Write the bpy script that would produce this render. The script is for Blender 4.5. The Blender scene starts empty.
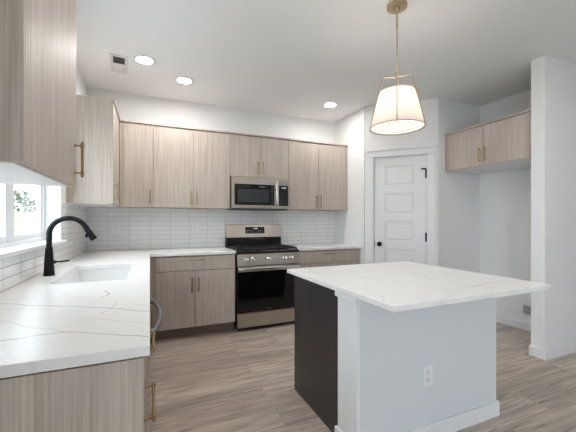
import bpy, bmesh, math, random
from mathutils import Vector, Matrix
random.seed(7)
R = math.radians
PI = math.pi

# ------------------------------------------------------------------ camera, world, light, exposure
sc = bpy.context.scene
C = sc.collection
cam_d = bpy.data.cameras.new('camera')
cam_d.sensor_width = 36
cam_d.lens = 319 / 576 * 36
cam_d.shift_y = 5 / 576
cam_d.clip_start = 0.05
cam = bpy.data.objects.new('camera', cam_d)
cam.location = (0, 0, 1.25)
cam.rotation_euler = (R(90), 0, -math.atan(138 / 319))
C.objects.link(cam)
sc.camera = cam

WORLD_STRENGTH = 5.4
world = bpy.data.worlds.new('sky')
sc.world = world
world.use_nodes = True
bg = world.node_tree.nodes['Background']
bg.inputs['Color'].default_value = (0.83, 0.922, 1.0, 1)
bg.inputs['Strength'].default_value = WORLD_STRENGTH

vs = sc.view_settings
vs.view_transform = 'Standard'
vs.look = 'None'
vs.gamma = 1
vs.use_curve_mapping = False
vs.exposure = 0.41

# unseen fill lamps added at the ceiling, out of view, to brighten the room
def fill_lamp(x, y, power):
    d = bpy.data.lights.new('fill_lamp', 'AREA'); d.shape = 'DISK'; d.size = .16
    d.energy = power; d.color = (1.0, 0.98, 0.96)
    o = bpy.data.objects.new('fill_lamp', d); o.location = (x, y, 2.738); C.objects.link(o)
for x_, y_ in ((.55, 1.35), (2.5, .75)): fill_lamp(x_, y_, 6.0)

LAMP = 122.0          # recessed lens emission
LENS_COL = (1.0, 0.975, 0.95)
WARM = (1.0, 0.92, 0.83)

# ------------------------------------------------------------------ materials
def new_mat(name):
    m = bpy.data.materials.new(name); m.use_nodes = True
    return m, m.node_tree, m.node_tree.nodes['Principled BSDF']
def N(nt, typ, **kw):
    n = nt.nodes.new(typ)
    for k, v in kw.items(): setattr(n, k, v)
    return n
def srgb(r, g, b):
    f = lambda c: (c / 255 / 12.92) if c / 255 <= .04045 else ((c / 255 + .055) / 1.055) ** 2.4
    return (f(r), f(g), f(b), 1)
def plain(name, col, rough=.5, metal=0, bump=0, bscale=200, coat=0):
    m, nt, p = new_mat(name)
    p.inputs['Base Color'].default_value = col
    p.inputs['Roughness'].default_value = rough
    p.inputs['Metallic'].default_value = metal
    if coat: p.inputs['Coat Weight'].default_value = coat
    tc = N(nt, 'ShaderNodeTexCoord'); no = N(nt, 'ShaderNodeTexNoise')
    no.inputs['Scale'].default_value = bscale
    nt.links.new(tc.outputs['Object'], no.inputs['Vector'])
    if bump:
        b = N(nt, 'ShaderNodeBump'); b.inputs['Strength'].default_value = bump; b.inputs['Distance'].default_value = .002
        nt.links.new(no.outputs['Fac'], b.inputs['Height']); nt.links.new(b.outputs['Normal'], p.inputs['Normal'])
    return m
def wood(name, dark, light, rough=.5, sx=110, sz=2.6):
    m, nt, p = new_mat(name)
    tc = N(nt, 'ShaderNodeTexCoord'); mp = N(nt, 'ShaderNodeMapping')
    mp.inputs['Scale'].default_value = (sx, sx, sz)
    oi = N(nt, 'ShaderNodeObjectInfo'); ad = N(nt, 'ShaderNodeVectorMath', operation='ADD')
    mu = N(nt, 'ShaderNodeVectorMath', operation='SCALE'); mu.inputs['Scale'].default_value = 9
    nt.links.new(oi.outputs['Random'], mu.inputs[0])
    nt.links.new(tc.outputs['Object'], mp.inputs['Vector'])
    nt.links.new(mp.outputs['Vector'], ad.inputs[0]); nt.links.new(mu.outputs[0], ad.inputs[1])
    n1 = N(nt, 'ShaderNodeTexNoise'); n1.inputs['Scale'].default_value = 1; n1.inputs['Detail'].default_value = 5; n1.inputs['Roughness'].default_value = .6
    n2 = N(nt, 'ShaderNodeTexNoise'); n2.inputs['Scale'].default_value = .22; n2.inputs['Detail'].default_value = 3
    nt.links.new(ad.outputs[0], n1.inputs['Vector']); nt.links.new(ad.outputs[0], n2.inputs['Vector'])
    mx = N(nt, 'ShaderNodeMix'); mx.inputs['Factor'].default_value = .25
    nt.links.new(n1.outputs['Fac'], mx.inputs['A']); nt.links.new(n2.outputs['Fac'], mx.inputs['B'])
    cr = N(nt, 'ShaderNodeValToRGB')
    cr.color_ramp.elements[0].position = .32; cr.color_ramp.elements[0].color = dark
    cr.color_ramp.elements[1].position = .66; cr.color_ramp.elements[1].color = light
    nt.links.new(mx.outputs[0], cr.inputs['Fac']); nt.links.new(cr.outputs['Color'], p.inputs['Base Color'])
    p.inputs['Roughness'].default_value = rough
    bp = N(nt, 'ShaderNodeBump'); bp.inputs['Strength'].default_value = .15; bp.inputs['Distance'].default_value = .0006
    nt.links.new(n1.outputs['Fac'], bp.inputs['Height']); nt.links.new(bp.outputs['Normal'], p.inputs['Normal'])
    return m

M = {}
M['wall'] = plain('wall_paint', srgb(239, 240, 239), .85, bump=.12, bscale=90)
M['ceiling'] = plain('ceiling_paint', srgb(243, 244, 245), .9, bump=.35, bscale=45)
M['trim'] = plain('white_trim_paint', srgb(238, 239, 240), .42)
M['island_wall'] = plain('island_wall_paint', srgb(222, 226, 230), .8, bump=.1, bscale=90)
M['wood'] = wood('taupe_laminate', srgb(168, 155, 144), srgb(206, 194, 183))
M['dark_wood'] = wood('espresso_laminate', srgb(34, 33, 33), srgb(58, 56, 56), .35, 60, 1.2)
M['white_board'] = plain('white_melamine', srgb(236, 237, 238), .35)
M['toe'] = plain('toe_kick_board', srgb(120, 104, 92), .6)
M['brass'] = plain('champagne_bronze', srgb(174, 150, 114), .34, 1)
M['pale_brass'] = plain('satin_pale_brass', srgb(198, 178, 148), .34, 1)
M['black'] = plain('matte_black_metal', srgb(22, 23, 26), .38, .6)
M['blackplastic'] = plain('black_enamel', srgb(14, 14, 15), .3)
M['iron'] = plain('cast_iron', srgb(22, 22, 23), .55, 0, .3, 300)
M['blackglass'] = plain('black_glass', srgb(8, 8, 10), .06)
M['greyglass'] = plain('microwave_window_mesh', srgb(52, 55, 60), .18)
M['plate'] = plain('white_plastic', srgb(239, 240, 239), .35)
M['socket'] = plain('socket_face_plastic', srgb(234, 235, 234), .4)
M['slot'] = plain('socket_slot', srgb(186, 186, 186), .6)
M['sink'] = plain('white_sink_composite', srgb(238, 238, 237), .28)
M['grey'] = plain('grey_metal', srgb(120, 122, 124), .4, .7)
M['vinyl'] = plain('white_vinyl', srgb(240, 242, 244), .35)
M['ventwhite'] = plain('white_register_enamel', srgb(228, 227, 225), .45)
M['ventdark'] = plain('register_hole_shade', srgb(130, 128, 126), .8)
M['ventgrey'] = plain('slat_shade_box_grey', srgb(176, 177, 178), .6)  # grey for the shaded vent slats and for the supply box interior

def steel():
    m, nt, p = new_mat('brushed_stainless')
    tc = N(nt, 'ShaderNodeTexCoord'); mp = N(nt, 'ShaderNodeMapping'); mp.inputs['Scale'].default_value = (2, 2, 400)
    no = N(nt, 'ShaderNodeTexNoise'); no.inputs['Scale'].default_value = 1; no.inputs['Detail'].default_value = 3
    nt.links.new(tc.outputs['Object'], mp.inputs['Vector']); nt.links.new(mp.outputs['Vector'], no.inputs['Vector'])
    cr = N(nt, 'ShaderNodeMapRange'); cr.inputs['To Min'].default_value = .24; cr.inputs['To Max'].default_value = .36
    nt.links.new(no.outputs['Fac'], cr.inputs['Value']); nt.links.new(cr.outputs[0], p.inputs['Roughness'])
    p.inputs['Base Color'].default_value = srgb(190, 182, 173); p.inputs['Metallic'].default_value = 1
    return m
M['steel'] = steel()
M['chrome'] = plain('bright_steel', srgb(226, 222, 216), .24, 1)

def emit(name, col, st):
    m = bpy.data.materials.new(name); m.use_nodes = True
    nt = m.node_tree; nt.nodes.remove(nt.nodes['Principled BSDF'])
    e = N(nt, 'ShaderNodeEmission'); e.inputs['Color'].default_value = (*col, 1); e.inputs['Strength'].default_value = st
    nt.links.new(e.outputs[0], nt.nodes['Material Output'].inputs[0])
    return m
M['lens'] = emit('recessed_lamp_lens', LENS_COL, LAMP)
M['bulb'] = emit('pendant_bulb_glow', WARM, 72)
M['digits'] = emit('display_digits', (.75, .85, 1), 1.2)

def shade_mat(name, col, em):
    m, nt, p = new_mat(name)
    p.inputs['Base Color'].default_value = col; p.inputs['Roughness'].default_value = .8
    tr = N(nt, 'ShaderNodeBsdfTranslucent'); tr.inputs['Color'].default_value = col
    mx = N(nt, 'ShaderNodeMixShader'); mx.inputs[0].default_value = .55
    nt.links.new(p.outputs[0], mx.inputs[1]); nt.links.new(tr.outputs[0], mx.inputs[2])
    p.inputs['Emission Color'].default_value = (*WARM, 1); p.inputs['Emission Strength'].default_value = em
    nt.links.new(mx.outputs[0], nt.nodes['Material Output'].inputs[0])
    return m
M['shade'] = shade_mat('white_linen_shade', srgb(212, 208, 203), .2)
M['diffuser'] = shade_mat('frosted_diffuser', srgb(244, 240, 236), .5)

def glass():
    m = bpy.data.materials.new('window_glass'); m.use_nodes = True
    nt = m.node_tree; nt.nodes.remove(nt.nodes['Principled BSDF'])
    t = N(nt, 'ShaderNodeBsdfTransparent'); t.inputs['Color'].default_value = (.95, .97, .97, 1)
    g = N(nt, 'ShaderNodeBsdfGlossy'); g.inputs['Roughness'].default_value = .02
    fr = N(nt, 'ShaderNodeFresnel'); fr.inputs['IOR'].default_value = 1.45
    mx = N(nt, 'ShaderNodeMixShader')
    ge = N(nt, 'ShaderNodeNewGeometry'); inv = N(nt, 'ShaderNodeMath', operation='SUBTRACT'); inv.inputs[0].default_value = 1
    nt.links.new(ge.outputs['Backfacing'], inv.inputs[1])
    ml = N(nt, 'ShaderNodeMath', operation='MULTIPLY'); nt.links.new(fr.outputs[0], ml.inputs[0]); nt.links.new(inv.outputs[0], ml.inputs[1])
    nt.links.new(ml.outputs[0], mx.inputs[0]); nt.links.new(t.outputs[0], mx.inputs[1]); nt.links.new(g.outputs[0], mx.inputs[2])
    nt.links.new(mx.outputs[0], nt.nodes['Material Output'].inputs[0])
    return m
M['glass'] = glass()

def quartz(name, veins, origin, size):
    """veins: (axis, strength, width, [(t, value)...]) with t along the axis, in room metres."""
    m, nt, p = new_mat(name)
    tc = N(nt, 'ShaderNodeTexCoord')
    no = N(nt, 'ShaderNodeTexNoise'); no.inputs['Scale'].default_value = 9; no.inputs['Detail'].default_value = 5
    nt.links.new(tc.outputs['Object'], no.inputs['Vector'])
    sb = N(nt, 'ShaderNodeVectorMath', operation='SUBTRACT'); sb.inputs[1].default_value = (.5, .5, .5)
    nt.links.new(no.outputs['Color'], sb.inputs[0])
    sl = N(nt, 'ShaderNodeVectorMath', operation='SCALE'); sl.inputs['Scale'].default_value = .045
    nt.links.new(sb.outputs[0], sl.inputs[0])
    ad = N(nt, 'ShaderNodeVectorMath', operation='ADD')
    nt.links.new(tc.outputs['Object'], ad.inputs[0]); nt.links.new(sl.outputs[0], ad.inputs[1])
    sp = N(nt, 'ShaderNodeSeparateXYZ'); nt.links.new(ad.outputs[0], sp.inputs[0])
    acc = None
    for ax, strength, width, pts in veins:
        ti, vi = (0, 1) if ax == 'x' else (1, 0)
        t0, t1 = origin[ti], origin[ti] + size[ti]; v0, v1 = origin[vi], origin[vi] + size[vi]
        mt = N(nt, 'ShaderNodeMapRange', clamp=False)
        mt.inputs['From Min'].default_value = t0; mt.inputs['From Max'].default_value = t1
        nt.links.new(sp.outputs[ti], mt.inputs['Value'])
        fc = N(nt, 'ShaderNodeFloatCurve')
        cv = fc.mapping.curves[0]
        P = [((t - t0) / (t1 - t0), (v - v0) / (v1 - v0)) for t, v in pts]
        cv.points[0].location = P[0]; cv.points[1].location = P[-1]
        for q in P[1:-1]: cv.points.new(*q)
        fc.mapping.update()
        nt.links.new(mt.outputs[0], fc.inputs['Value'])
        mb = N(nt, 'ShaderNodeMapRange', clamp=False)
        mb.inputs['To Min'].default_value = v0; mb.inputs['To Max'].default_value = v1
        nt.links.new(fc.outputs[0], mb.inputs['Value'])
        s = N(nt, 'ShaderNodeMath', operation='SUBTRACT'); nt.links.new(sp.outputs[vi], s.inputs[0]); nt.links.new(mb.outputs[0], s.inputs[1])
        a = N(nt, 'ShaderNodeMath', operation='ABSOLUTE'); nt.links.new(s.outputs[0], a.inputs[0])
        r = N(nt, 'ShaderNodeMapRange'); r.inputs['From Min'].default_value = width * .25; r.inputs['From Max'].default_value = width
        r.inputs['To Min'].default_value = strength; r.inputs['To Max'].default_value = 0
        nt.links.new(a.outputs[0], r.inputs['Value'])
        # the vein lives only between its first and last point
        c1 = N(nt, 'ShaderNodeMath', operation='GREATER_THAN'); nt.links.new(sp.outputs[ti], c1.inputs[0]); c1.inputs[1].default_value = pts[0][0]
        c2 = N(nt, 'ShaderNodeMath', operation='LESS_THAN'); nt.links.new(sp.outputs[ti], c2.inputs[0]); c2.inputs[1].default_value = pts[-1][0]
        q1 = N(nt, 'ShaderNodeMath', operation='MULTIPLY'); nt.links.new(c1.outputs[0], q1.inputs[0]); nt.links.new(c2.outputs[0], q1.inputs[1])
        q2 = N(nt, 'ShaderNodeMath', operation='MULTIPLY'); nt.links.new(q1.outputs[0], q2.inputs[0]); nt.links.new(r.outputs[0], q2.inputs[1])
        if acc is None: acc = q2
        else:
            mxm = N(nt, 'ShaderNodeMath', operation='MAXIMUM'); nt.links.new(acc.outputs[0], mxm.inputs[0]); nt.links.new(q2.outputs[0], mxm.inputs[1]); acc = mxm
    # faint secondary veining
    n2 = N(nt, 'ShaderNodeTexNoise'); n2.inputs['Scale'].default_value = 1.7; n2.inputs['Detail'].default_value = 6; n2.inputs['Distortion'].default_value = .6
    mp = N(nt, 'ShaderNodeMapping'); mp.inputs['Rotation'].default_value = (0, 0, R(28)); mp.inputs['Scale'].default_value = (1, 2.2, 1)
    nt.links.new(tc.outputs['Object'], mp.inputs['Vector']); nt.links.new(mp.outputs[0], n2.inputs['Vector'])
    s2 = N(nt, 'ShaderNodeMath', operation='SUBTRACT'); nt.links.new(n2.outputs['Fac'], s2.inputs[0]); s2.inputs[1].default_value = .5
    a2 = N(nt, 'ShaderNodeMath', operation='ABSOLUTE'); nt.links.new(s2.outputs[0], a2.inputs[0])
    r2 = N(nt, 'ShaderNodeMapRange'); r2.inputs['From Min'].default_value = .001; r2.inputs['From Max'].default_value = .016
    r2.inputs['To Min'].default_value = .1; r2.inputs['To Max'].default_value = 0
    nt.links.new(a2.outputs[0], r2.inputs['Value'])
    if acc is not None:
        mxm = N(nt, 'ShaderNodeMath', operation='MAXIMUM'); nt.links.new(acc.outputs[0], mxm.inputs[0]); nt.links.new(r2.outputs[0], mxm.inputs[1]); acc = mxm
    else: acc = r2
    mix = N(nt, 'ShaderNodeMix', data_type='RGBA')
    mix.inputs['A'].default_value = srgb(241, 240, 238); mix.inputs['B'].default_value = srgb(150, 143, 135)
    nt.links.new(acc.outputs[0], mix.inputs['Factor'])
    nt.links.new(mix.outputs['Result'], p.inputs['Base Color'])
    p.inputs['Roughness'].default_value = .27
    p.inputs['Specular IOR Level'].default_value = .22
    return m
M['quartz_left'] = quartz('white_veined_quartz_sink_run', [
    ('x', .75, .006, [(-.65, 1.69), (-.54, 1.64), (-.44, 1.58), (-.21, 1.443), (0, 1.29)]),
    ('x', .7, .005, [(-.65, 1.15), (-.385, 1.14), (-.235, 1.149), (-.137, 1.097), (0, 1.01)]),
    ('x', .5, .004, [(-.65, 1.46), (-.458, 1.354), (-.349, 1.253), (-.243, 1.153)]),
    ('x', .4, .005, [(-.40, 1.83), (-.308, 1.691), (-.188, 1.598)]),
    ('y', .6, .006, [(1.60, -.188), (1.68, -.175), (1.76, -.20)]),
    ('y', .35, .004, [(1.32, -.16), (1.42, -.14), (1.52, -.13)]),
    ('x', .35, .004, [(-.30, 1.36), (-.15, 1.25), (0, 1.13)]),
    ('x', .5, .010, [(.0, 3.62), (.15, 3.57), (.30, 3.58), (.55, 3.53)]),
    ('y', .5, .010, [(2.84, -.22), (2.95, -.28), (3.1, -.38)]),
], (-.65, .94), (1.54, 3.22))
M['quartz_island'] = quartz('white_veined_quartz_island', [
    ('x', .6, .008, [(.95, 2.08), (1.02, 1.98), (1.133, 1.893), (1.25, 1.714), (1.333, 1.618), (1.365, 1.478), (1.381, 1.27)]),
    ('x', .7, .007, [(1.355, 1.06), (1.375, 1.13), (1.385, 1.27)]),
    ('y', .35, .006, [(1.1, 1.75), (1.35, 1.62), (1.7, 1.66), (2.15, 1.5)]),
    ('x', .4, .006, [(1.38, 1.27), (1.6, 1.2), (1.85, 1.24), (2.1, 1.16)]),
    ('x', .3, .006, [(1.2, 1.95), (1.5, 1.99), (1.8, 1.9), (2.1, 1.93)]),
], (.9, 1.0), (1.25, 1.25))
M['quartz_right'] = quartz('white_veined_quartz_right_run', [
    ('x', .5, .010, [(1.7, 3.6), (2.0, 3.7), (2.3, 3.62), (2.56, 3.75)])], (1.6, 3.5), (1.0, .7))

def tile(name, axes, x0, z0):
    m, nt, p = new_mat(name)
    tc = N(nt, 'ShaderNodeTexCoord'); sp = N(nt, 'ShaderNodeSeparateXYZ'); nt.links.new(tc.outputs['Object'], sp.inputs[0])
    cb = N(nt, 'ShaderNodeCombineXYZ')
    a = N(nt, 'ShaderNodeMath', operation='SUBTRACT'); nt.links.new(sp.outputs[axes], a.inputs[0]); a.inputs[1].default_value = x0
    b = N(nt, 'ShaderNodeMath', operation='SUBTRACT'); nt.links.new(sp.outputs[2], b.inputs[0]); b.inputs[1].default_value = z0
    nt.links.new(a.outputs[0], cb.inputs[0]); nt.links.new(b.outputs[0], cb.inputs[1])
    br = N(nt, 'ShaderNodeTexBrick', offset=0, squash=1)
    br.inputs['Scale'].default_value = 1; br.inputs['Brick Width'].default_value = .2225; br.inputs['Row Height'].default_value = .0557
    br.inputs['Mortar Size'].default_value = .0022; br.inputs['Mortar Smooth'].default_value = .1; br.inputs['Bias'].default_value = 0
    br.inputs['Color1'].default_value = srgb(243, 243, 242); br.inputs['Color2'].default_value = srgb(238, 238, 237)
    br.inputs['Mortar'].default_value = srgb(196, 194, 190)
    nt.links.new(cb.outputs[0], br.inputs['Vector'])
    nt.links.new(br.outputs['Color'], p.inputs['Base Color'])
    rr = N(nt, 'ShaderNodeMapRange'); rr.inputs['To Min'].default_value = .16; rr.inputs['To Max'].default_value = .8
    nt.links.new(br.outputs['Fac'], rr.inputs['Value']); nt.links.new(rr.outputs[0], p.inputs['Roughness'])
    bp = N(nt, 'ShaderNodeBump', invert=True); bp.inputs['Strength'].default_value = .5; bp.inputs['Distance'].default_value = .001
    nt.links.new(br.outputs['Fac'], bp.inputs['Height']); nt.links.new(bp.outputs['Normal'], p.inputs['Normal'])
    return m
M['tile_back'] = tile('stacked_white_tile_back', 0, .003 - 40 * .2225, 1.361 - 40 * .0557)
M['tile_left'] = tile('stacked_white_tile_left', 1, 4.155 - 40 * .2225, 1.361 - 40 * .0557)
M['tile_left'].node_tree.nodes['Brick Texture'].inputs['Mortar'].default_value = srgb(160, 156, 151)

def floor_mat():
    m, nt, p = new_mat('vinyl_plank')
    tc = N(nt, 'ShaderNodeTexCoord')
    br = N(nt, 'ShaderNodeTexBrick', offset=.37, offset_frequency=2)
    br.inputs['Scale'].default_value = 1; br.inputs['Brick Width'].default_value = 1.22; br.inputs['Row Height'].default_value = .18
    br.inputs['Mortar Size'].default_value = .0012; br.inputs['Mortar Smooth'].default_value = .3; br.inputs['Bias'].default_value = 0
    br.inputs['Color1'].default_value = srgb(176, 161, 149); br.inputs['Color2'].default_value = srgb(202, 187, 174)
    br.inputs['Mortar'].default_value = srgb(120, 108, 98)
    nt.links.new(tc.outputs['Object'], br.inputs['Vector'])
    mp = N(nt, 'ShaderNodeMapping'); mp.inputs['Scale'].default_value = (2.2, 30, 1)
    nt.links.new(tc.outputs['Object'], mp.inputs['Vector'])
    sh = N(nt, 'ShaderNodeVectorMath', operation='ADD'); nt.links.new(mp.outputs[0], sh.inputs[0])
    s3 = N(nt, 'ShaderNodeVectorMath', operation='SCALE'); s3.inputs['Scale'].default_value = 60
    nt.links.new(br.outputs['Color'], s3.inputs[0]); nt.links.new(s3.outputs[0], sh.inputs[1])
    n1 = N(nt, 'ShaderNodeTexNoise'); n1.inputs['Scale'].default_value = 1; n1.inputs['Detail'].default_value = 7; n1.inputs['Roughness'].default_value = .62; n1.inputs['Distortion'].default_value = .8
    nt.links.new(sh.outputs[0], n1.inputs['Vector'])
    r = N(nt, 'ShaderNodeMapRange'); r.inputs['From Min'].default_value = .28; r.inputs['From Max'].default_value = .72; r.inputs['To Min'].default_value = .5; r.inputs['To Max'].default_value = 1.38
    nt.links.new(n1.outputs['Fac'], r.inputs['Value'])
    mu = N(nt, 'ShaderNodeVectorMath', operation='SCALE'); nt.links.new(br.outputs['Color'], mu.inputs[0]); nt.links.new(r.outputs[0], mu.inputs['Scale'])
    nt.links.new(mu.outputs[0], p.inputs['Base Color'])
    p.inputs['Roughness'].default_value = .38
    bp = N(nt, 'ShaderNodeBump'); bp.inputs['Strength'].default_value = .15; bp.inputs['Distance'].default_value = .001
    nt.links.new(n1.outputs['Fac'], bp.inputs['Height']); nt.links.new(bp.outputs['Normal'], p.inputs['Normal'])
    return m
M['floor'] = floor_mat()
M['bounce_ground'] = plain('pale_bounce_ground', srgb(222, 220, 214), .9, 0, .4, 60)  # made-up pale ground, bounces daylight indoors
M['fence'] = wood('cedar_fence', srgb(124, 112, 100), srgb(146, 133, 120), .8, 20, 1)
M['leaf'] = plain('tree_leaf', srgb(84, 98, 76), .7)
M['bark'] = plain('tree_bark', srgb(110, 98, 86), .9, 0, .6, 40)

# ------------------------------------------------------------------ mesh helpers
class MB:
    def __init__(s): s.bm = bmesh.new()
    def box(s, x0, y0, z0, x1, y1, z1, bev=0, seg=1):
        r = bmesh.ops.create_cube(s.bm, size=1)
        v = r['verts']
        bmesh.ops.scale(s.bm, vec=(abs(x1 - x0), abs(y1 - y0), abs(z1 - z0)), verts=v)
        bmesh.ops.translate(s.bm, vec=((x0 + x1) / 2, (y0 + y1) / 2, (z0 + z1) / 2), verts=v)
        if bev:
            e = {e for q in v for e in q.link_edges}
            bmesh.ops.bevel(s.bm, geom=list(e), offset=bev, segments=seg, affect='EDGES', profile=.5)
        return s
    def prism(s, pts, axis, a0, a1):
        """pts: 2-D outline; extruded along axis (0,1,2) from a0 to a1."""
        def mk(p, a):
            if axis == 0: return (a, p[0], p[1])
            if axis == 1: return (p[0], a, p[1])
            return (p[0], p[1], a)
        A = [s.bm.verts.new(mk(p, a0)) for p in pts]; B = [s.bm.verts.new(mk(p, a1)) for p in pts]
        n = len(pts)
        fs = [s.bm.faces.new(A), s.bm.faces.new(B[::-1])]
        for i in range(n): fs.append(s.bm.faces.new((A[i], B[i], B[(i + 1) % n], A[(i + 1) % n])))
        bmesh.ops.recalc_face_normals(s.bm, faces=fs)
        return s
    def cyl(s, a, b, r, r2=None, seg=20, caps=True):
        a, b = Vector(a), Vector(b); d = b - a
        res = bmesh.ops.create_cone(s.bm, cap_ends=caps, segments=seg, radius1=r, radius2=r if r2 is None else r2, depth=d.length)
        q = Vector((0, 0, 1)).rotation_difference(d.normalized()).to_matrix().to_4x4()
        bmesh.ops.transform(s.bm, matrix=Matrix.Translation((a + b) / 2) @ q, verts=res['verts'])
        return s
    def sphere(s, c, r, seg=16):
        res = bmesh.ops.create_uvsphere(s.bm, u_segments=seg, v_segments=seg // 2, radius=r)
        bmesh.ops.translate(s.bm, vec=c, verts=res['verts']); return s
    def lathe(s, prof, c=(0, 0, 0), axis='z', seg=40, closed=False):
        """prof: list of (radius, height)."""
        rings = []
        for r, h in prof:
            ring = []
            for i in range(seg):
                t = 2 * PI * i / seg
                if axis == 'z': p = (r * math.cos(t), r * math.sin(t), h)
                elif axis == 'y': p = (r * math.cos(t), h, r * math.sin(t))
                else: p = (h, r * math.cos(t), r * math.sin(t))
                ring.append(s.bm.verts.new((p[0] + c[0], p[1] + c[1], p[2] + c[2])))
            rings.append(ring)
        fs = []
        rr = rings + ([rings[0]] if closed else [])
        for A, B in zip(rr, rr[1:]):
            for i in range(seg): fs.append(s.bm.faces.new((A[i], A[(i + 1) % seg], B[(i + 1) % seg], B[i])))
        if not closed:
            if prof[0][0] > 1e-5: fs.append(s.bm.faces.new(rings[0]))
            if prof[-1][0] > 1e-5: fs.append(s.bm.faces.new(rings[-1]))
        bmesh.ops.recalc_face_normals(s.bm, faces=fs)
        return s
    def tube(s, path, r, seg=14, closed=False):
        P = [Vector(p) for p in path]; n = len(P)
        rad = r if isinstance(r, (list, tuple)) else [r] * n
        rings = []; up = None
        for i in range(n):
            if closed: t = (P[(i + 1) % n] - P[i - 1]).normalized()
            else: t = (P[min(i + 1, n - 1)] - P[max(i - 1, 0)]).normalized()
            if up is None:
                up = Vector((0, 0, 1)) if abs(t.z) < .9 else Vector((0, 1, 0))
            u = (up - t * up.dot(t)).normalized(); up = u; w = t.cross(u)
            rings.append([s.bm.verts.new(P[i] + (u * math.cos(2 * PI * k / seg) + w * math.sin(2 * PI * k / seg)) * rad[i]) for k in range(seg)])
        fs = []
        rr = rings + ([rings[0]] if closed else [])
        for A, B in zip(rr, rr[1:]):
            for k in range(seg): fs.append(s.bm.faces.new((A[k], A[(k + 1) % seg], B[(k + 1) % seg], B[k])))
        if not closed: fs.append(s.bm.faces.new(rings[0])); fs.append(s.bm.faces.new(rings[-1]))
        bmesh.ops.recalc_face_normals(s.bm, faces=fs)
        return s
    def cells(s, xs, ys, full, plane, a0, a1):
        """A slab of grid cells with holes. plane 'xy','xz','yz'; thickness from a0 to a1 on the third axis."""
        V = {}
        def vt(i, j, k):
            if (i, j, k) not in V:
                p, q, a = xs[i], ys[j], (a0, a1)[k]
                V[(i, j, k)] = s.bm.verts.new({'xy': (p, q, a), 'xz': (p, a, q), 'yz': (a, p, q)}[plane])
            return V[(i, j, k)]
        fs = []; nx, ny = len(xs) - 1, len(ys) - 1
        F = lambda i, j: 0 <= i < nx and 0 <= j < ny and full(i, j)
        for i in range(nx):
            for j in range(ny):
                if not F(i, j): continue
                for k in (0, 1): fs.append(s.bm.faces.new([vt(i, j, k), vt(i + 1, j, k), vt(i + 1, j + 1, k), vt(i, j + 1, k)]))
                for (di, dj, a, b) in ((-1, 0, (i, j), (i, j + 1)), (1, 0, (i + 1, j), (i + 1, j + 1)), (0, -1, (i, j), (i + 1, j)), (0, 1, (i, j + 1), (i + 1, j + 1))):
                    if not F(i + di, j + dj): fs.append(s.bm.faces.new([vt(*a, 0), vt(*b, 0), vt(*b, 1), vt(*a, 1)]))
        bmesh.ops.recalc_face_normals(s.bm, faces=fs)
        return s
    def build(s, name, mat, parent=None, smooth=False, bevel=0):
        me = bpy.data.meshes.new(name); s.bm.to_mesh(me); s.bm.free()
        me.materials.append(mat)
        if smooth:
            me.polygons.foreach_set('use_smooth', [True] * len(me.polygons))
            me.set_sharp_from_angle(angle=R(35))
        o = bpy.data.objects.new(name, me); C.objects.link(o)
        if parent is not None: o.parent = parent
        if bevel:
            b = o.modifiers.new('bevel', 'BEVEL'); b.width = bevel; b.segments = 2; b.limit_method = 'ANGLE'; b.angle_limit = R(40)
        return o

def tag(o, label, cat, group=None):
    o['label'] = label; o['category'] = cat
    if group: o['group'] = group
    return o
def thing(name, label, cat, loc=(0, 0, 0), rz=0, group=None):
    o = bpy.data.objects.new(name, None); C.objects.link(o)
    o.empty_display_size = .1
    o.location = loc; o.rotation_euler = (0, 0, rz)
    return tag(o, label, cat, group)
def struct_root(name, loc=(0, 0, 0), rz=0):
    o = bpy.data.objects.new(name, None); C.objects.link(o)
    o.location = loc; o.rotation_euler = (0, 0, rz); o['kind'] = 'structure'
    return o
def struct(o):
    o['kind'] = 'structure'; return o
def copy_tree(o, parent=None):
    c = o.copy(); C.objects.link(c)
    if parent is not None: c.parent = parent
    for ch in list(o.children): copy_tree(ch, c)
    return c

# ------------------------------------------------------------------ room shell
H = 2.743
XL, YB = -.65, 4.16
struct(MB().box(-.8, -4.2, -.1, 6.6, 4.4, 0).build('floor', M['floor']))
struct(MB().box(-.8, -4.2, H, 6.6, 4.4, H + .12).build('ceiling', M['ceiling']))
# left wall: sink window, plus an unseen opening added to let in daylight
WY0, WY1, WZ0, WZ1 = 1.75, 3.03, 1.078, 2.13
struct(MB().cells([-4.1, -3.2, -.8, WY0, WY1, YB], [0, .02, WZ0, WZ1, H], lambda i, j: not ((i == 3 and j == 2) or (i == 1 and j in (1, 2))), 'yz', XL - .15, XL).build('wall_left', M['wall']))
struct(MB().box(XL - .15, YB, 0, 2.69, YB + .12, H).build('wall_back', M['wall']))
PA, PB = Vector((2.585, 3.448)), Vector((3.214, 2.828))
PL = (PB - PA).length; PR = math.atan2(PB.y - PA.y, PB.x - PA.x)
struct(MB().prism([(PA.x, PA.y), (PA.x + .07, PA.y + .075), (PA.x + .115, YB - .001), (PA.x, YB - .001)], 2, 0, H).build('wall_range_side', M['wall']))
wp = MB().cells([.006, .125, .745, PL - .002], [0, 2.07, H], lambda i, j: not (i == 1 and j == 0), 'xz', 0, .09).build('wall_pantry', M['wall'])
wp.location = (PA.x, PA.y, 0); wp.rotation_euler = (0, 0, PR); struct(wp)
struct(MB().box(PB.x, PB.y, 0, 4.07, PB.y + .11, H).build('wall_alcove_side', M['wall']))
struct(MB().box(3.95, 1.832, 0, 4.07, PB.y - .001, H).build('wall_alcove_back', M['wall']))
struct(MB().box(3.262, 1.717, 0, 6.5, 1.831, H).build('wall_right', M['wall']))
# unseen great room behind the camera; bare side opening added to let daylight in
struct(MB().cells([-.8, 6.6], [0, H], lambda i, j: True, 'xz', -4.2, -4.1).build('wall_rear', M['wall']))
struct(MB().cells([-4.1, -2.3, -1.9, 1.716], [0, .8, 2.1, H], lambda i, j: not (i == 1 and j == 1), 'yz', 6.5, 6.6).build('wall_great_room', M['wall']))

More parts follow.
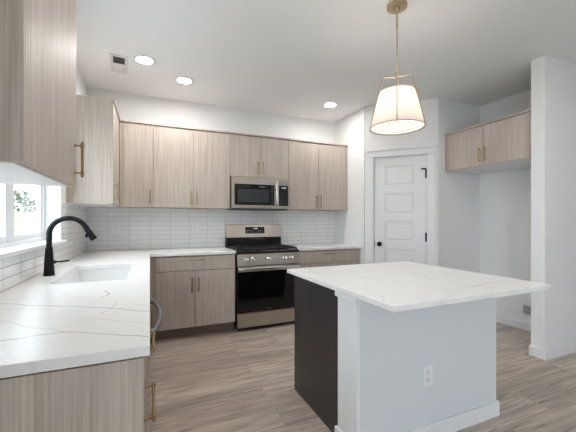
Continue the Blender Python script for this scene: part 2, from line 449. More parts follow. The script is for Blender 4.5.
struct(MB().box(6.5, 1.717, 0, 6.6, 4.4, H).build('wall_far_right', M['wall']))

# baseboards
def base(name, x0, y0, x1, y1): return struct(MB().box(x0, y0, .001, x1, y1, .09, .002).build(name, M['trim']))
base('baseboard_alcove_back', 3.935, 1.86, 3.949, PB.y - .015)
base('baseboard_alcove_side', PB.x + .02, PB.y - .014, 3.934, PB.y - .001)
struct(MB().prism([(3.247, 1.702), (6.49, 1.702), (6.49, 1.716), (3.261, 1.716), (3.261, 1.832), (3.93, 1.832), (3.93, 1.845), (3.247, 1.845)], 2, .001, .09).build('baseboard_right', M['trim'], bevel=.002))
base('baseboard_range_side', 2.2, 4.1, 2.21, 4.11) if False else None

# window over the sink
w1 = struct_root('window_1', (XL, (WY0 + WY1) / 2, WZ0))
def wl(mb, name, mat, parent, **k):
    return mb.build(name, mat, parent, **k)
hw = (WY1 - WY0) / 2; hz = WZ1 - WZ0
fr = wl(MB().cells([-hw, -hw + .035, hw - .035, hw], [.022, .05, hz - .035, hz], lambda i, j: not (i == 1 and j == 1), 'yz', -.148, -.10), 'window_frame', M['vinyl'], w1, bevel=.003)
mul = wl(MB().box(-.140, -.036, .05, -.108, .036, hz - .035, .003), 'mullion', M['vinyl'], w1)
for a, b, dx in ((-hw + .035, -.036, 0), (.036, hw - .035, 0)):
    sh = wl(MB().cells([a, a + .028, b - .028, b], [.05, .085, hz - .065, hz - .035], lambda i, j: not (i == 1 and j == 1), 'yz', -.138, -.112), 'sash', M['vinyl'], w1, bevel=.002)
    wl(MB().box(-.128, a + .022, .075, -.122, b - .022, hz - .055), 'pane', M['glass'], sh)
wl(MB().box(-.10, -hw + .001, .001, 0, hw - .001, .022).box(-.004, -hw - .03, .0, .03, hw + .065, .022, .002), 'window_sill', M['trim'], w1)
wl(MB().box(.024 - .012, .15, .0225, .024, .19, .024), 'sash_latch', M['vinyl'], w1) if False else None

# what stands outside the window
struct(MB().box(-40, -10, -.35, -.82, 45, -.3).build('ground_bounce', M['bounce_ground']))  # unseen ground made pale to bounce daylight up through the window
fe = thing('wooden_fence', 'pale horizontal board fence seen through the sink window', 'fence', (-4.2, 13.0, -.3))
m = MB()
for k in range(11): m.box(-.012, -13, .05 + k * .168, .012, 13, .05 + k * .168 + .16)
m.build('board_panel', M['fence'], fe)
for k in range(11): MB().box(-.1, -12.8 + k * 2.6 - .045, -.01, -.013, -12.8 + k * 2.6 + .045, 1.95).build('fence_post', M['fence'], fe)
def tree(x, y, h, label):
    t = thing('garden_tree', label, 'tree', (x, y, -.3), 0)
    MB().cyl((0, 0, -.02), (0, 0, h * .6), .12, .06, 10).build('trunk', M['bark'], t, smooth=True)
    m = MB(); rnd = random.Random(int(x * 10 + y * 7))
    for k in range(900):
        u = rnd.uniform(-1, 1); t_ = rnd.uniform(0, 2 * PI); rr = rnd.uniform(.55, 1.0) * h * .33
        s_ = math.sqrt(1 - u * u)
        c = Vector((rr * s_ * math.cos(t_), rr * s_ * math.sin(t_), h * .66 + rr * u * 1.05))
        a = Vector((rnd.uniform(-1, 1), rnd.uniform(-1, 1), rnd.uniform(-1, 1))).normalized() * .12
        b = Vector((rnd.uniform(-1, 1), rnd.uniform(-1, 1), rnd.uniform(-1, 1))).normalized() * .12
        vv = [m.bm.verts.new(c + q) for q in (-a, b * .6, a, -b * .6)]
        m.bm.faces.new(vv)
    m.build('foliage', M['leaf'], t)
tree(-6.6, 21.5, 3.3, 'hazy green tree above the fence outside the sink window')

# pantry door
d1 = struct_root('door_1', (PA.x, PA.y, 0), PR)
PX = (.255, .612); PZ = [(1.70, 1.955), (1.345, 1.60), (.99, 1.245), (.635, .89), (.25, .535)]
m = MB()
xs = [.129, PX[0], PX[1], .741]; zs = [.01] + [z for pr in PZ[::-1] for z in pr] + [2.064]
m.cells(xs, zs, lambda i, j: not (i == 1 and j % 2 == 1), 'xz', .012, .046)
leaf = m.build('door_leaf', M['trim'], d1, bevel=.003)
for a, b in PZ:
    q = MB()
    q.box(PX[0] - .001, .024, a - .001, PX[1] + .001, .04, b + .001)
    q.box(PX[0] + .022, .017, a + .022, PX[1] - .022, .03, b - .022, .006)
    q.build('door_panel', M['trim'], leaf)
cs = MB()
cs.box(.018, -.016, .001, .112, -.001, 2.072, .002).box(.758, -.016, .001, .852, -.001, 2.072, .002)
cs.box(.010, -.019, 2.073, .860, -.001, 2.150, .002).box(.003, -.026, 2.1505, .866, -.001, 2.166, .002)
cs.build('door_casing', M['trim'], d1)
jb = MB().box(.1255, .0, .001, .1283, .088, 2.067).box(.7417, 0, .001, .7445, .088, 2.067).box(.1285, 0, 2.0655, .7415, .088, 2.0695)
jb.build('door_jamb', M['trim'], d1)
kn = MB().lathe([(.0, -.055), (.016, -.054), (.026, -.046), (.029, -.036), (.025, -.026), (.012, -.018), (.011, -.004), (.03, -.003), (.032, .0), (.032, .010), (0, .010)], (.190, 0, .953), 'y', 28)
kn.build('door_knob', M['black'], leaf, smooth=True)
MB().box(.1262, .005, .915, .1335, .0115, .99).build('strike_plate', M['black'], d1)
for z in (1.83, 1.05, .28):
    MB().cyl((.744, .003, z - .052), (.744, .003, z + .052), .0095, seg=12).cyl((.744, .003, z + .052), (.744, .003, z + .06), .004, seg=10).build('hinge', M['black'], d1, smooth=True)
MB().tube([(.744, .003, 1.89), (.735, -.012, 1.893), (.70, -.03, 1.893)], .0085, 10).cyl((.70, -.03, 1.893), (.69, -.026, 1.893), .009, seg=12).build('hinge_pin_stop', M['black'], d1, smooth=True)

# ------------------------------------------------------------------ cabinets
GAP = .0016
def pull(name, parent, x, z, length, vertical, mat=None, y=-.030, label=None):
    """bar pull standing off a door; door front at local y=0"""
    m = MB(); h = length / 2; o = h - .018
    if vertical:
        m.cyl((x, y, z - h), (x, y, z + h), .0055, seg=12)
        for s in (-1, 1): m.cyl((x, 0, z + s * o), (x, y, z + s * o), .0042, seg=10).cyl((x, -.0005, z + s * o), (x, -.003, z + s * o), .0075, seg=12).cyl((x, y, z + s * (o - .009)), (x, y, z + s * (o + .009)), .0078, seg=12)
    else:
        m.cyl((x - h, y, z), (x + h, y, z), .0055, seg=12)
        for s in (-1, 1): m.cyl((x + s * o, 0, z), (x + s * o, y, z), .0042, seg=10).cyl((x + s * o, -.0005, z), (x + s * o, -.003, z), .0075, seg=12).cyl((x + s * (o - .009), y, z), (x + s * (o + .009), y, z), .0078, seg=12)
    return m.build(name, mat or M['brass'], parent, smooth=True)
def door(parent, name, x0, x1, z0, z1, hx=None, hz=None, vertical=True, hl=.155):
    d = MB().box(x0 + GAP, 0, z0 + GAP, x1 - GAP, .019, z1 - GAP, .0012).build(name, M['wood'], parent)
    if hx is not None: pull('handle', d, hx, hz, hl, vertical)
    return d
def upper(label, loc, rz, width, depth, z0, z1, splits, handles, fill=(0, 0), group=None, under=None, trimL=0, trimR=0):
    """front plane of the doors at local y=0; splits are door edges along x; fill are filler strips left and right"""
    t = thing('wall_cabinet', label, 'cabinet', loc, rz, group)
    t.location.z = z0; h = z1 - z0
    MB().box(.0005, .0191, .0, width - .0005, depth, h - .001).build('carcass', M['wood'], t)
    for (a, b), hx in zip(zip(splits, splits[1:]), handles):
        door(t, 'door', a, b, .0, h - .022, hx, .115)
    if fill[0]: MB().box(.0005, .004, 0, fill[0] - .001, .0208, h - .022).build('filler_strip', M['wood'], t)
    if fill[1]: MB().box(width - fill[1] + .001, .004, 0, width - .0005, .0208, h - .022).build('filler_strip', M['wood'], t)
    MB().box(.0003 - trimL, -.012, h - .019, width - .0003 + trimR, .0207, h, .0015).build('top_trim', M['wood'], t)
    if under: MB().box(.012, .03, -.0006, width - .012, depth - .005, .001).build('bottom_panel', M['white_board'], t)
    return t
UB, UT = 1.402, 2.33
YU = 3.83
upper('narrow single-door wall cabinet in the back corner, handle at its lower right', (-.297, YU, 0), 0, .328, YB - YU - .001, UB, UT, [.03, .328], [.297], fill=(.03, 0))
upper('wide two-door wall cabinet over the long worktop, left of the microwave', (.032, YU, 0), 0, .857, YB - YU - .001, UB, UT, [0, .433, .857], [.40, .466], under=None)
t = upper('short two-door wall cabinet directly above the microwave', (.890, YU, 0), 0, .773, YB - YU - .001, 1.797, UT, [0, .388, .773], [.355, .421])
upper('two-door wall cabinet right of the microwave, ending at the side wall', (1.664, YU, 0), 0, .919, YB - YU - .001, UB, UT, [0, .444, .882], [.411, .477], fill=(0, .036))
# left wall: +90 degrees, local x runs away from the camera
upper('wall cabinet beyond the window with its pale side panel facing us', (-.30, 3.222, 0), PI / 2, YB - 3.222 - .003, .349, UB, UT, [0, .605], [.035], under=True)
t = upper('large wall cabinet nearest the camera, one door with a long brass handle', (-.30, 1.042, 0), PI / 2, .633, .349, UB, UT + .16, [0, .633], [.588], under=True)
MB().box(-.013, .0, 0, -.0005, .349, UT + .16 - UB - .02).build('end_panel', M['wood'], t)
upper('two-door wall cabinet high in the refrigerator alcove', (3.318, PB.y - .003, 0), -PI / 2, .970, .629, 1.857, 2.312, [.012, .488, .968], [.455, .521], fill=(.012, 0), under=True)

def base_cab(label, loc, rz, width, depth, fronts, group=None, hollow=False, end=None, hl=.17, name='base_cabinet'):
    t = thing(name, label, 'cabinet', loc, rz, group)
    m = MB()
    if hollow:
        m.box(.0005, .021, .114, .018, depth, .872).box(width - .018, .021, .114, width - .0005, depth, .872).box(.0185, depth - .012, .114, width - .0185, depth, .872).box(.0185, .021, .114, width - .0185, depth - .0125, .13)
    else: m.box(.0005, .021, .114, width - .0005, depth, .876)
    m.build('carcass', M['wood'], t)
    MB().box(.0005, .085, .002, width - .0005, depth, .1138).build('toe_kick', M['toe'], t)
    for kind, x0, x1, z0, z1, hx, hz_, vert in fronts:
        door(t, kind, x0, x1, z0, z1, hx, hz_, vert, (hl * (.72 if z0 > .7 and hl > .2 else 1)) if kind == 'drawer' else .155)
    if end: MB().box(end[0], end[1], end[2], end[3], end[4], end[5]).build('end_panel', M['wood'], t)
    return t
YF = 3.535
bd = YB - YF - .002
t = base_cab('base cabinet left of the range, one drawer over two doors', (.036, YF, 0), 0, .850, bd,
         [('drawer', .004, .842, .722, .872, .424, .838, False), ('door', .004, .409, .116, .718, .375, .57, True), ('door', .409, .842, .116, .718, .443, .57, True)])
MB().box(-.050, .004, .116, -.0005, .0208, .872).build('filler_strip', M['wood'], t)
t = base_cab('base cabinet right of the range, drawer fronts under the small worktop', (1.667, YF, 0), 0, .915, bd,
         [('drawer', .003, .872, .722, .872, .437, .838, False), ('drawer', .003, .872, .42, .718, .437, .66, False), ('drawer', .003, .872, .116, .416, .437, .36, False)])
MB().box(.875, .004, .116, .914, .0208, .872).build('filler_strip', M['wood'], t)
XF = -.018
base_cab('drawer base cabinet at the near end of the sink run, taupe side facing us', (XF, .978, 0), PI / 2, .424, .622,
         [('drawer', .003, .421, .722, .872, .31, .803, False), ('drawer', .003, .421, .42, .718, .285, .598, False), ('drawer', .003, .421, .116, .416, .285, .30, False)],
         end=(-.022, -.002, .002, -.0005, .622, .876), hl=.26)
base_cab('base cabinet under the white sink, between dishwasher and corner', (XF, 2.014, 0), PI / 2, .885, .622,
         [('drawer', .003, .882, .722, .872, None, 0, False), ('door', .003, .43, .116, .718, .396, .57, True), ('door', .43, .882, .116, .718, .464, .57, True)], hollow=True)
base_cab('blind corner base cabinet where the two worktop runs meet', (XF, 2.902, 0), PI / 2, .608, .622,
         [('door', .003, .59, .116, .872, None, 0, True)])

# dishwasher
dw = thing('dishwasher', 'dishwasher in the sink run with a bowed grey handle', 'dishwasher', (XF, 1.406, 0), PI / 2)
MB().box(.004, .03, .11, .600, .60, .868).build('tub', M['grey'], dw)
dd = MB().box(.004, -.004, .115, .600, .029, .868, .004).build('door', M['steel'], dw)
pts = [(.03, -.004, .79), (.035, -.03, .79)] + [(.035 + .534 * k / 14, -.035 - 0.029 * math.sin(PI * k / 14), .79) for k in range(15)] + [(.569, -.03, .79), (.574, -.004, .79)]
MB().tube(pts, .0125, 14).build('handle', M['grey'], dd, smooth=True)
MB().box(.004, .07, .002, .600, .60, .1095).build('toe_kick', M['blackplastic'], dw)

# ------------------------------------------------------------------ worktops, sink, faucet
SX0, SX1, SY0, SY1 = -.505, -.125, 2.052, 2.815
CT0, CT1 = .8775, .914
xs = [XL + .001, SX0, SX1, 0, .886]; ys = [.943, SY0, SY1, 3.515, YB - .001]
def full(i, j):
    if i == 3: return j == 3
    return not (i == 1 and j == 1)
ct = MB().cells(xs, ys, full, 'xy', CT1 - .030, CT1).build('worktop', M['quartz_left'], bevel=.0025)
tag(ct, 'white veined quartz worktop running along the sink wall to the range', 'worktop')
ct2 = MB().box(1.664, 3.515, CT1 - .030, 2.583, YB - .001, CT1).build('worktop', M['quartz_right'], bevel=.0025)
tag(ct2, 'short white quartz worktop right of the range', 'worktop')
for zz in (): pass
sk = thing('kitchen_sink', 'white undermount sink set into the worktop beneath the window', 'sink', ((SX0 + SX1) / 2, (SY0 + SY1) / 2, CT1 - .0302))
hx_, hy_ = (SX1 - SX0) / 2 + .006, (SY1 - SY0) / 2 + .006
def rr(hx, hy, r, z, n=6):
    out = []
    for cx, cy, a in ((hx - r, hy - r, 0), (-hx + r, hy - r, 90), (-hx + r, -hy + r, 180), (hx - r, -hy + r, 270)):
        for k in range(n + 1):
            t_ = R(a + 90 * k / n); out.append((cx + r * math.cos(t_), cy + r * math.sin(t_), z))
    return out
m = MB()
loops = [rr(hx_ + .02, hy_ + .02, .03, 0), rr(hx_, hy_, .025, 0), rr(hx_ - .004, hy_ - .004, .03, -.10), rr(hx_ - .012, hy_ - .012, .04, -.195), rr(hx_ - .05, hy_ - .05, .04, -.215), rr(.05, .05, .045, -.222)]
outer = [rr(hx_ + .02, hy_ + .02, .03, -.012), rr(hx_ + .008, hy_ + .008, .03, -.03), rr(hx_ + .004, hy_ + .004, .04, -.21), rr(.06, .06, .05, -.235)]
rings = [[m.bm.verts.new(p) for p in L] for L in (outer[::-1] + loops)]
fs = []
for A, B in zip(rings, rings[1:]):
    n = len(A)
    for k in range(n): fs.append(m.bm.faces.new((A[k], A[(k + 1) % n], B[(k + 1) % n], B[k])))
fs.append(m.bm.faces.new(rings[0])); fs.append(m.bm.faces.new(rings[-1]))
bmesh.ops.recalc_face_normals(m.bm, faces=fs)
m.build('basin', M['sink'], sk, smooth=True)
MB().lathe([(0, -.219), (.025, -.219), (.03, -.2205), (.042, -.2195), (.045, -.2215), (0, -.2215)], seg=28).build('drain', M['chrome'], sk, smooth=True)

fa = thing('kitchen_faucet', 'tall matte black gooseneck faucet behind the white sink', 'faucet', (-.571, 2.39, CT1))
MB().lathe([(.031, 0), (.031, .004), (.029, .008), (.0275, .03), (.0235, .11), (.0195, .168), (.018, .176), (0, .176)], seg=28).build('body', M['black'], fa, smooth=True)
Ra = .102
pth = [(0, 0, .17), (0, 0, .20), (0, 0, .235)]
for k in range(1, 21):
    a = PI - R(154) * k / 20
    pth.append((Ra + Ra * math.cos(a), 0, .252 + Ra * math.sin(a)))
MB().tube(pth, .0155, 18).build('spout', M['black'], fa, smooth=True)
e = Vector(pth[-1]); dirv = (Vector(pth[-1]) - Vector(pth[-2])).normalized()
hd = MB().cyl(e - dirv * .002, e + dirv * .03, .0165, .0175, 20).cyl(e + dirv * .03, e + dirv * .088, .0175, .0205, 20).cyl(e + dirv * .088, e + dirv * .093, .0205, .018, 20)
sp = hd.build('spray_head', M['black'], fa, smooth=True)
b0 = e + dirv * .05 + Vector((-.017, 0, -.008))
MB().box(b0.x - .011, -.008, b0.z - .014, b0.x + .004, .008, b0.z + .010, .003).build('spray_button', M['black'], sp)
MB().cyl((.018, 0, .082), (.036, 0, .082), .0105, seg=16).tube([(.03, 0, .082), (.06, .0, .084), (.105, 0, .088)], [.006, .0052, .0058], 12).build('lever', M['black'], fa, smooth=True)

# ------------------------------------------------------------------ backsplash
xs = [XL + .010, .889, 1.666, 2.583]
bs = MB().cells(xs, [.9145, UB - .001], lambda i, j: True, 'xz', YB - .009, YB - .0005).build('tile_backsplash', M['tile_back'])
tag(bs, 'white stacked tile backsplash along the back wall behind the range', 'backsplash')
ys = [.96, WY0 - .031, WY1 + .066, YB - .010]
bs = MB().cells(ys, [.9145, WZ0 - .001, UB - .001], lambda i, j: not (i == 1 and j == 1), 'yz', XL + .0005, XL + .009).build('tile_backsplash', M['tile_left'])
tag(bs, 'white stacked tile backsplash around the window on the sink wall', 'backsplash')

# ------------------------------------------------------------------ range
rg = thing('gas_range', 'stainless steel gas range with black oven door', 'range', (.893, 3.50, 0))
W = .768
MB().box(.004, .03, .05, W - .004, .63, .892).build('body', M['blackplastic'], rg)
for x in (.05, W - .05):
    for y in (.09, .57): MB().cyl((x, y, 0), (x, y, .05), .018, seg=14).build('foot', M['blackplastic'], rg, smooth=True)
MB().box(.006, .02, .022, W - .006, .029, .06).build('kick_plate', M['blackplastic'], rg)
MB().box(.006, -.006, .045, W - .006, .028, .205, .003).build('storage_drawer', M['steel'], rg)
od = MB().box(.006, -.010, .212, W - .006, .028, .735, .003).build('oven_door', M['blackglass'], rg)
MB().box(.12, -.0106, .30, W - .12, -.0098, .60).build('door_window', M['blackglass'], od)
MB().box(W / 2 - .028, -.0112, .238, W / 2 + .028, -.0101, .248).build('maker_plate', M['grey'], od)
MB().box(.008, -.012, .672, W - .008, -.0102, .734, .0005).build('door_top_rail', M['steel'], od)
hd = MB().tube([(.05, -.012, .706), (.05, -.05, .706)], .009, 12).tube([(W - .05, -.012, .706), (W - .05, -.05, .706)], .009, 12)
hd.box(.008, -.062, .690, W - .008, -.040, .727, .009, 3)
hd.build('oven_handle', M['chrome'], od, smooth=True)
cp = MB().prism([(-.012, .742), (.028, .742), (.06, .872), (.012, .872)], 0, .004, W - .004).build('control_panel', M['steel'], rg)
for x in (.108, .187, .383, .578, .657):
    k = MB().lathe([(0, -.050), (.015, -.050), (.018, -.046), (.020, -.014), (.025, -.009), (.026, .006), (0, .006)], (0, 0, 0), 'y', 24).box(-.005, -.058, -.017, .005, -.044, .017, .0015)
    o = k.build('burner_knob', M['chrome'], rg, smooth=True); o.location = (x, -.001, .812); o.rotation_euler = (R(-10), 0, 0)
ck = MB().box(.0, .0, .874, W, .56, .905, .004).build('cooktop', M['blackplastic'], rg)
gm_specs = [(.02, .255), (.262, .503), (.51, W - .02)]
for a, b in gm_specs:
    g = MB(); z0, z1 = .920, .936
    y0, y1 = .035, .545
    for x in (a, b): g.box(x - .006, y0, z0, x + .006, y1, z1, .003)
    for y in (y0, (y0 + y1) / 2, y1): g.box(a, y - .006, z0, b, y + .006, z1, .003)
    c = (a + b) / 2
    g.box(c - .005, y0, z0, c + .005, y1, z1, .003)
    for y in (.16, .42):
        g.box(a, y - .005, z0, c - .035, y + .005, z1, .003).box(c + .035, y - .005, z0, b, y + .005, z1, .003)
    for x in (a, b):
        for y in (y0, y1): g.box(x - .007, y - .007, .904, x + .007, y + .007, z0 + .002)
    g.build('grate', M['iron'], rg)
for x, y, r in ((.137, .16, .04), (.137, .42, .03), (.383, .29, .045), (W - .137, .16, .045), (W - .137, .42, .03)):
    MB().lathe([(r + .012, .9045), (r + .012, .909), (r, .911), (r, .917), (r - .006, .9185), (0, .9185)], (x, y, 0), seg=24).build('burner_cap', M['iron'], rg, smooth=True)
MB().box(.006, .562, .874, W - .006, .648, 1.035, .004).build('backguard_lower', M['blackplastic'], rg)
bgd = MB().prism([(.572, 1.036), (.648, 1.036), (.648, 1.205), (.618, 1.205), (.604, 1.199)], 0, .006, W - .006).build('backguard', M['steel'], rg)
dsp = MB().box(-.133, -.0025, -.044, .133, .004, .044, .002).build('display', M['blackglass'], bgd)
dsp.location = (.395, .588, 1.128); dsp.rotation_euler = (-math.atan(.032 / .163), 0, 0)
dg = MB()
def seg_digit(mb, ch, x, z, w, h, y):
    S = {'0': 'abcdef', '1': 'bc', '2': 'abged', '3': 'abgcd', '5': 'afgcd'}[ch]; th = .0025
    if 'a' in S: mb.box(x, y - .0004, z + h - th, x + w, y, z + h)
    if 'd' in S: mb.box(x, y - .0004, z, x + w, y, z + th)
    if 'g' in S: mb.box(x, y - .0004, z + h / 2 - th / 2, x + w, y, z + h / 2 + th / 2)
    if 'f' in S: mb.box(x, y - .0004, z + h / 2, x + th, y, z + h)
    if 'e' in S: mb.box(x, y - .0004, z, x + th, y, z + h / 2)
    if 'b' in S: mb.box(x + w - th, y - .0004, z + h / 2, x + w, y, z + h)
    if 'c' in S: mb.box(x + w - th, y - .0004, z, x + w, y, z + h / 2)
for ch, x in zip('1200', (-.027, -.012, .007, .022)): seg_digit(dg, ch, x, .014, .010, .018, -.0027)
dg.box(.0012, -.0031, .0195, .0037, -.0027, .022).box(.0012, -.0031, .0265, .0037, -.0027, .029)
dg.build('clock_digits', M['digits'], dsp)
bt = MB()
for r_ in range(2):
    for k in range(8):
        if 2 < k < 5 and r_ == 1: continue
        bt.box(-.113 + k * .030, -.0029, -.028 + r_ * .024, -.099 + k * .030, -.0026, -.024 + r_ * .024)
bt.build('touch_marks', M['socket'], dsp)
MB().box(.31, .560, 1.012, .50, .5622, 1.018).build('vent_slot', M['grey'], rg)

# ------------------------------------------------------------------ microwave
mw = thing('microwave', 'stainless over-the-range microwave with black window', 'microwave', (.897, 3.772, 1.404))
W = .760; Hh = .388
MB().box(0, .022, 0, W, YB - 3.772 - .012, Hh - .001).build('case', M['steel'], mw)
MB().box(.012, .004, -.016, W - .03, .34, -.0005).build('bottom_grille_shade', M['blackplastic'], mw)  # black grille deepened and brought forward to stand in for shadow under the case
dr = MB().box(.001, .0, .003, .592, .0215, Hh - .004, .003).build('door', M['steel'], mw)
MB().box(.035, -.003, .042, .545, .001, .298, .002).build('door_glass', M['blackglass'], dr)
MB().box(.075, -.0042, .075, .485, -.0028, .235, .001).build('door_window', M['greyglass'], dr)
MB().box(.345, -.0042, .262, .425, -.0029, .280).build('maker_plate', M['grey'], dr)
MB().box(.512, -.0042, .05, .518, -.0029, .29).build('glass_edge', M['grey'], dr)
MB().tube([(.566, 0, .335), (.566, -.035, .335), (.566, -.040, .325), (.566, -.042, .19), (.566, -.040, .055), (.566, -.035, .045), (.566, 0, .045)], .0105, 14).build('handle', M['chrome'], dr, smooth=True)
pn = MB().box(.594, .0, .003, W - .001, .0215, Hh - .004, .003).build('control_panel', M['steel'], mw)
MB().box(.608, -.003, .042, .735, .001, .298, .002).build('keypad', M['blackglass'], pn)
for r_ in range(5):
    for k in range(3): MB().box(.626 + k * .034, -.0036, .065 + r_ * .033, .642 + k * .034, -.003, .070 + r_ * .033).build('key', M['grey'], pn)
dg = MB()
for ch, x in zip('1200', (.640, .656, .677, .693)): seg_digit(dg, ch, x, .258, .011, .019, -.003)
dg.build('clock_digits', M['digits'], pn)

# ------------------------------------------------------------------ island
il = thing('kitchen_island', 'kitchen island with white wall base and dark end panel', 'island', (1.5, 1.75, 0))
def I(m_, name, mat, parent=il, **k):
    bmesh.ops.translate(m_.bm, vec=(-1.5, -1.75, 0), verts=m_.bm.verts)
    return m_.build(name, mat, parent, **k)
IX0, IX1, IY0, IY1, IT = .972, 2.044, 1.352, 1.535, .8615
I(MB().box(IX0, IY0, .002, IX1, IY1, IT), 'pony_wall', M['island_wall'])
I(MB().box(IX0 - .004, IY0 + .004, .095, IX0 - .0005, IY1 - .002, .832).box(IX0 - .009, IY0 - .006, .088, IX0 + .010, IY0 + .004, .832, .001), 'end_casing', M['trim'])
I(MB().box(IX0 - .022, IY0 - .014, .832, IX0 + .022, IY1 + .002, IT - .0005, .002), 'cap_trim', M['trim'])
I(MB().prism([(IX0 - .018, IY1 + .012), (IX0 - .018, IY0 - .014), (IX1 + .014, IY0 - .014), (IX1 + .014, IY1 + .012), (IX1 + .0005, IY1 + .012), (IX1 + .0005, IY0 - .0005), (IX0 - .0005, IY0 - .0005), (IX0 - .0005, IY1 + .012)], 2, .002, .095), 'baseboard', M['trim'], bevel=.002)
I(MB().box(.986, IY1 + .0005, .002, 1.004, 2.158, IT), 'end_panel', M['dark_wood'])
I(MB().box(1.0045, IY1 + .0005, .114, IX1 - .002, 2.13, IT - .001).box(1.0045, IY1 + .0005, .002, IX1 - .002, 2.06, .1135), 'cabinet_body', M['dark_wood'])
for k in range(2):
    a, b = 1.006 + k * .519, 1.006 + (k + 1) * .517
    dd = I(MB().box(a + .002, 2.131, .118, b - .001, 2.15, IT - .006, .001), 'door', M['dark_wood'])
    hx = (b - .04) if k == 0 else (a + .04)
    I(MB().cyl((hx, 2.18, .58), (hx, 2.18, .74), .0055, seg=12).cyl((hx, 2.15, .60), (hx, 2.18, .60), .0042, seg=10).cyl((hx, 2.15, .72), (hx, 2.18, .72), .0042, seg=10), 'handle', M['brass'], dd)
it = MB().prism([(.945, 1.062), (2.088, 1.062), (2.112, 2.205), (.945, 2.205)], 2, .862, .890).build('worktop', M['quartz_island'], bevel=.0025)
tag(it, 'large white veined quartz worktop on the island', 'worktop')

# ------------------------------------------------------------------ outlets and wall boxes
def outlet(label, loc, rz, kind='duplex'):
    """plate facing local -y"""
    t = thing('switch_plate' if kind == 'switch' else 'outlet_plate', label, 'outlet' if kind != 'switch' else 'switch', loc, rz)
    MB().box(-.0365, -.006, -.058, .0365, -.0005, .058, .002).build('plate', M['plate'], t)
    if kind == 'switch':
        MB().box(-.017, -.009, -.033, .017, -.0055, .033, .0015).build('rocker', M['socket'], t)
    else:
        for z in (-.021, .021):
            s = MB().box(-.0165, -.0075, z - .0145, .0165, -.0055, z + .0145, .004).build('socket', M['socket'], t)
            MB().box(-.008, -.0079, z - .003, -.006, -.0074, z + .007).box(.005, -.0079, z - .003, .007, -.0074, z + .007).cyl((0, -.0079, z - .008), (0, -.0074, z - .008), .0025, seg=10).build('slots', M['slot'], s)
    return t
outlet('white outlet on the front of the island wall', (1.448, IY0, .372), 0)
outlet('white outlet on the backsplash behind the sink corner', (-.36, YB - .009, 1.181), 0)
outlet('white outlet on the backsplash just left of the range', (.512, YB - .009, 1.174), 0)
outlet('white outlet on the backsplash just right of the range', (2.03, YB - .009, 1.185), 0)
outlet('white outlet plate on the alcove wall above the island', (3.95, 2.458, 1.166), -PI / 2)
wb = thing('water_supply_box', 'small recessed white supply box low on the alcove wall', 'supply box', (3.95, 2.245, .235), -PI / 2)
MB().cells([-.075, -.05, .05, .075], [-.075, -.05, .05, .075], lambda i, j: not (i == 1 and j == 1), 'xz', -.008, -.0005).build('frame', M['plate'], wb, bevel=.002)
MB().box(-.049, -.004, -.049, .049, -.001, .049).build('box_back', M['ventgrey'], wb)
MB().cyl((0, -.004, -.02), (0, -.022, -.02), .008, seg=14).cyl((0, -.018, -.02), (0, -.018, .015), .006, seg=12).build('valve', M['chrome'], wb, smooth=True)

# ------------------------------------------------------------------ ceiling fittings
def downlight(label, x, y):
    t = thing('recessed_light', label, 'ceiling light', (x, y, H))
    MB().lathe([(.070, -.0005), (.092, -.0005), (.092, -.004), (.086, -.007), (.070, -.009)], seg=40, closed=True).build('trim_ring', M['ventwhite'], t, smooth=True)
    MB().lathe([(.0, -.004), (.069, -.004), (.069, -.001), (0, -.001)], seg=40).build('lens', M['lens'], t)
downlight('recessed ceiling light beside the vent, left of the other two', -.045, 3.234)
downlight('recessed ceiling light in front of the two-door wall cabinet, middle of three', .333, 3.537)
downlight('recessed ceiling light near the pantry corner, right of the other two', 2.12, 3.537)
vt = thing('ceiling_vent', 'white ceiling vent beside the recessed light above the sink wall', 'vent', (-.27, 3.425, H), R(4))
MB().cells([-.075, -.048, .048, .075], [-.19, -.155, .155, .19], lambda i, j: not (i == 1 and j == 1), 'xy', -.006, -.0005).build('frame', M['ventwhite'], vt, bevel=.0015)
MB().box(-.048, -.155, -.003, .048, .155, -.0005).build('duct_shade', M['ventdark'], vt)  # flat backing; darkness of the open register put into its grey
for k in range(14):
    y = -.148 + k * .0215
    s = MB().box(-.0475, -.009, -.0006, .0475, .009, .0006).build('slat', M['ventwhite'] if k >= 6 else M['ventgrey'], vt)  # near slats of the white vent: louvre shade put into a grey colour
    s.location = (0, y + .005, -.0088); s.rotation_euler = (R(28 if k < 6 else -25), 0, 0)

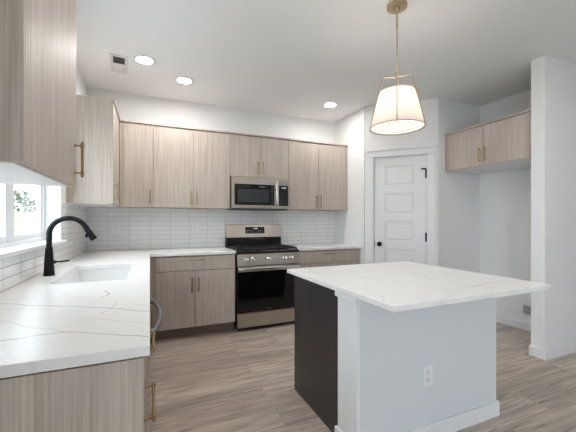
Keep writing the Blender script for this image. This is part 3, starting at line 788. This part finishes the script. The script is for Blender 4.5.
# pendant
pd = thing('pendant_light', 'brass pendant lamp with a white tapered shade over the island', 'pendant', (1.567, 1.725, H))
Z = lambda z: z - H
MB().lathe([(0, -.003), (.068, -.003), (.068, -.018), (.062, -.024), (.018, -.026), (.014, -.045), (0, -.045)], seg=40).build('canopy', M['pale_brass'], pd, smooth=True)
def ring(cx, cz, rx, rz, plane, n=16):
    out = []
    for k in range(n):
        a = 2 * PI * k / n
        out.append((cx + rx * math.cos(a), 0, cz + rz * math.sin(a)) if plane == 'xz' else (cx, rx * math.cos(a), cz + rz * math.sin(a)))
    return out
ch = MB().tube(ring(0, -.055, .008, .014, 'xz'), .0025, 8, True).tube(ring(0, -.078, .008, .016, 'yz'), .0025, 8, True).tube(ring(0, -.101, .008, .016, 'xz'), .0025, 8, True).tube(ring(0, -.124, .008, .014, 'yz'), .0025, 8, True)
ch.build('chain', M['pale_brass'], pd, smooth=True)
MB().cyl((0, 0, -.135), (0, 0, Z(2.265)), .0058, seg=14).cyl((0, 0, -.148), (0, 0, -.132), .009, .006, seg=14).build('stem', M['pale_brass'], pd, smooth=True)
MB().cyl((0, 0, Z(2.275)), (0, 0, Z(2.235)), .011, seg=16).cyl((0, 0, Z(2.235)), (0, 0, Z(2.19)), .007, seg=14).build('hub', M['pale_brass'], pd, smooth=True)
RT, RB_, ZT, ZB = .118, .178, 2.140, 1.893
sd = MB().lathe([(RT, Z(ZT)), (RB_, Z(ZB)), (RB_ - .003, Z(ZB)), (RT - .003, Z(ZT))], seg=64, closed=True).build('shade', M['shade'], pd, smooth=True)
fm = MB()
circ = lambda r, z, n=64: [(r * math.cos(2 * PI * k / n), r * math.sin(2 * PI * k / n), z) for k in range(n)]
fm.tube(circ(RT + .004, Z(ZT), 48), .003, 8, True).tube(circ(RB_ + .004, Z(ZB)), .0032, 8, True)
for k in range(4):
    a = R(47.7) + PI / 2 * k
    ca, sa = math.cos(a), math.sin(a)
    fm.tube([(ca * .008, sa * .008, Z(2.245)), (ca * .088, sa * .088, Z(2.252)), (ca * .094, sa * .094, Z(2.245)), (ca * (RT + .010), sa * (RT + .010), Z(ZT)), (ca * (RB_ + .006), sa * (RB_ + .006), Z(ZB)), (ca * (RB_ + .004), sa * (RB_ + .004), Z(ZB) - .008)], .0030, 8)
fm.build('wire_frame', M['pale_brass'], pd, smooth=True)
df = MB().lathe([(0, Z(ZB) + .006), (RB_ - .006, Z(ZB) + .006), (RB_ - .006, Z(ZB) + .010), (0, Z(ZB) + .010)], seg=56).build('diffuser', M['diffuser'], pd)
MB().tube(circ(.122, Z(ZB) + .003), .003, 8, True).build('diffuser_ring', M['pale_brass'], df, smooth=True)
MB().sphere((0, 0, Z(2.04)), .032, 20).build('bulb', M['bulb'], pd, smooth=True)
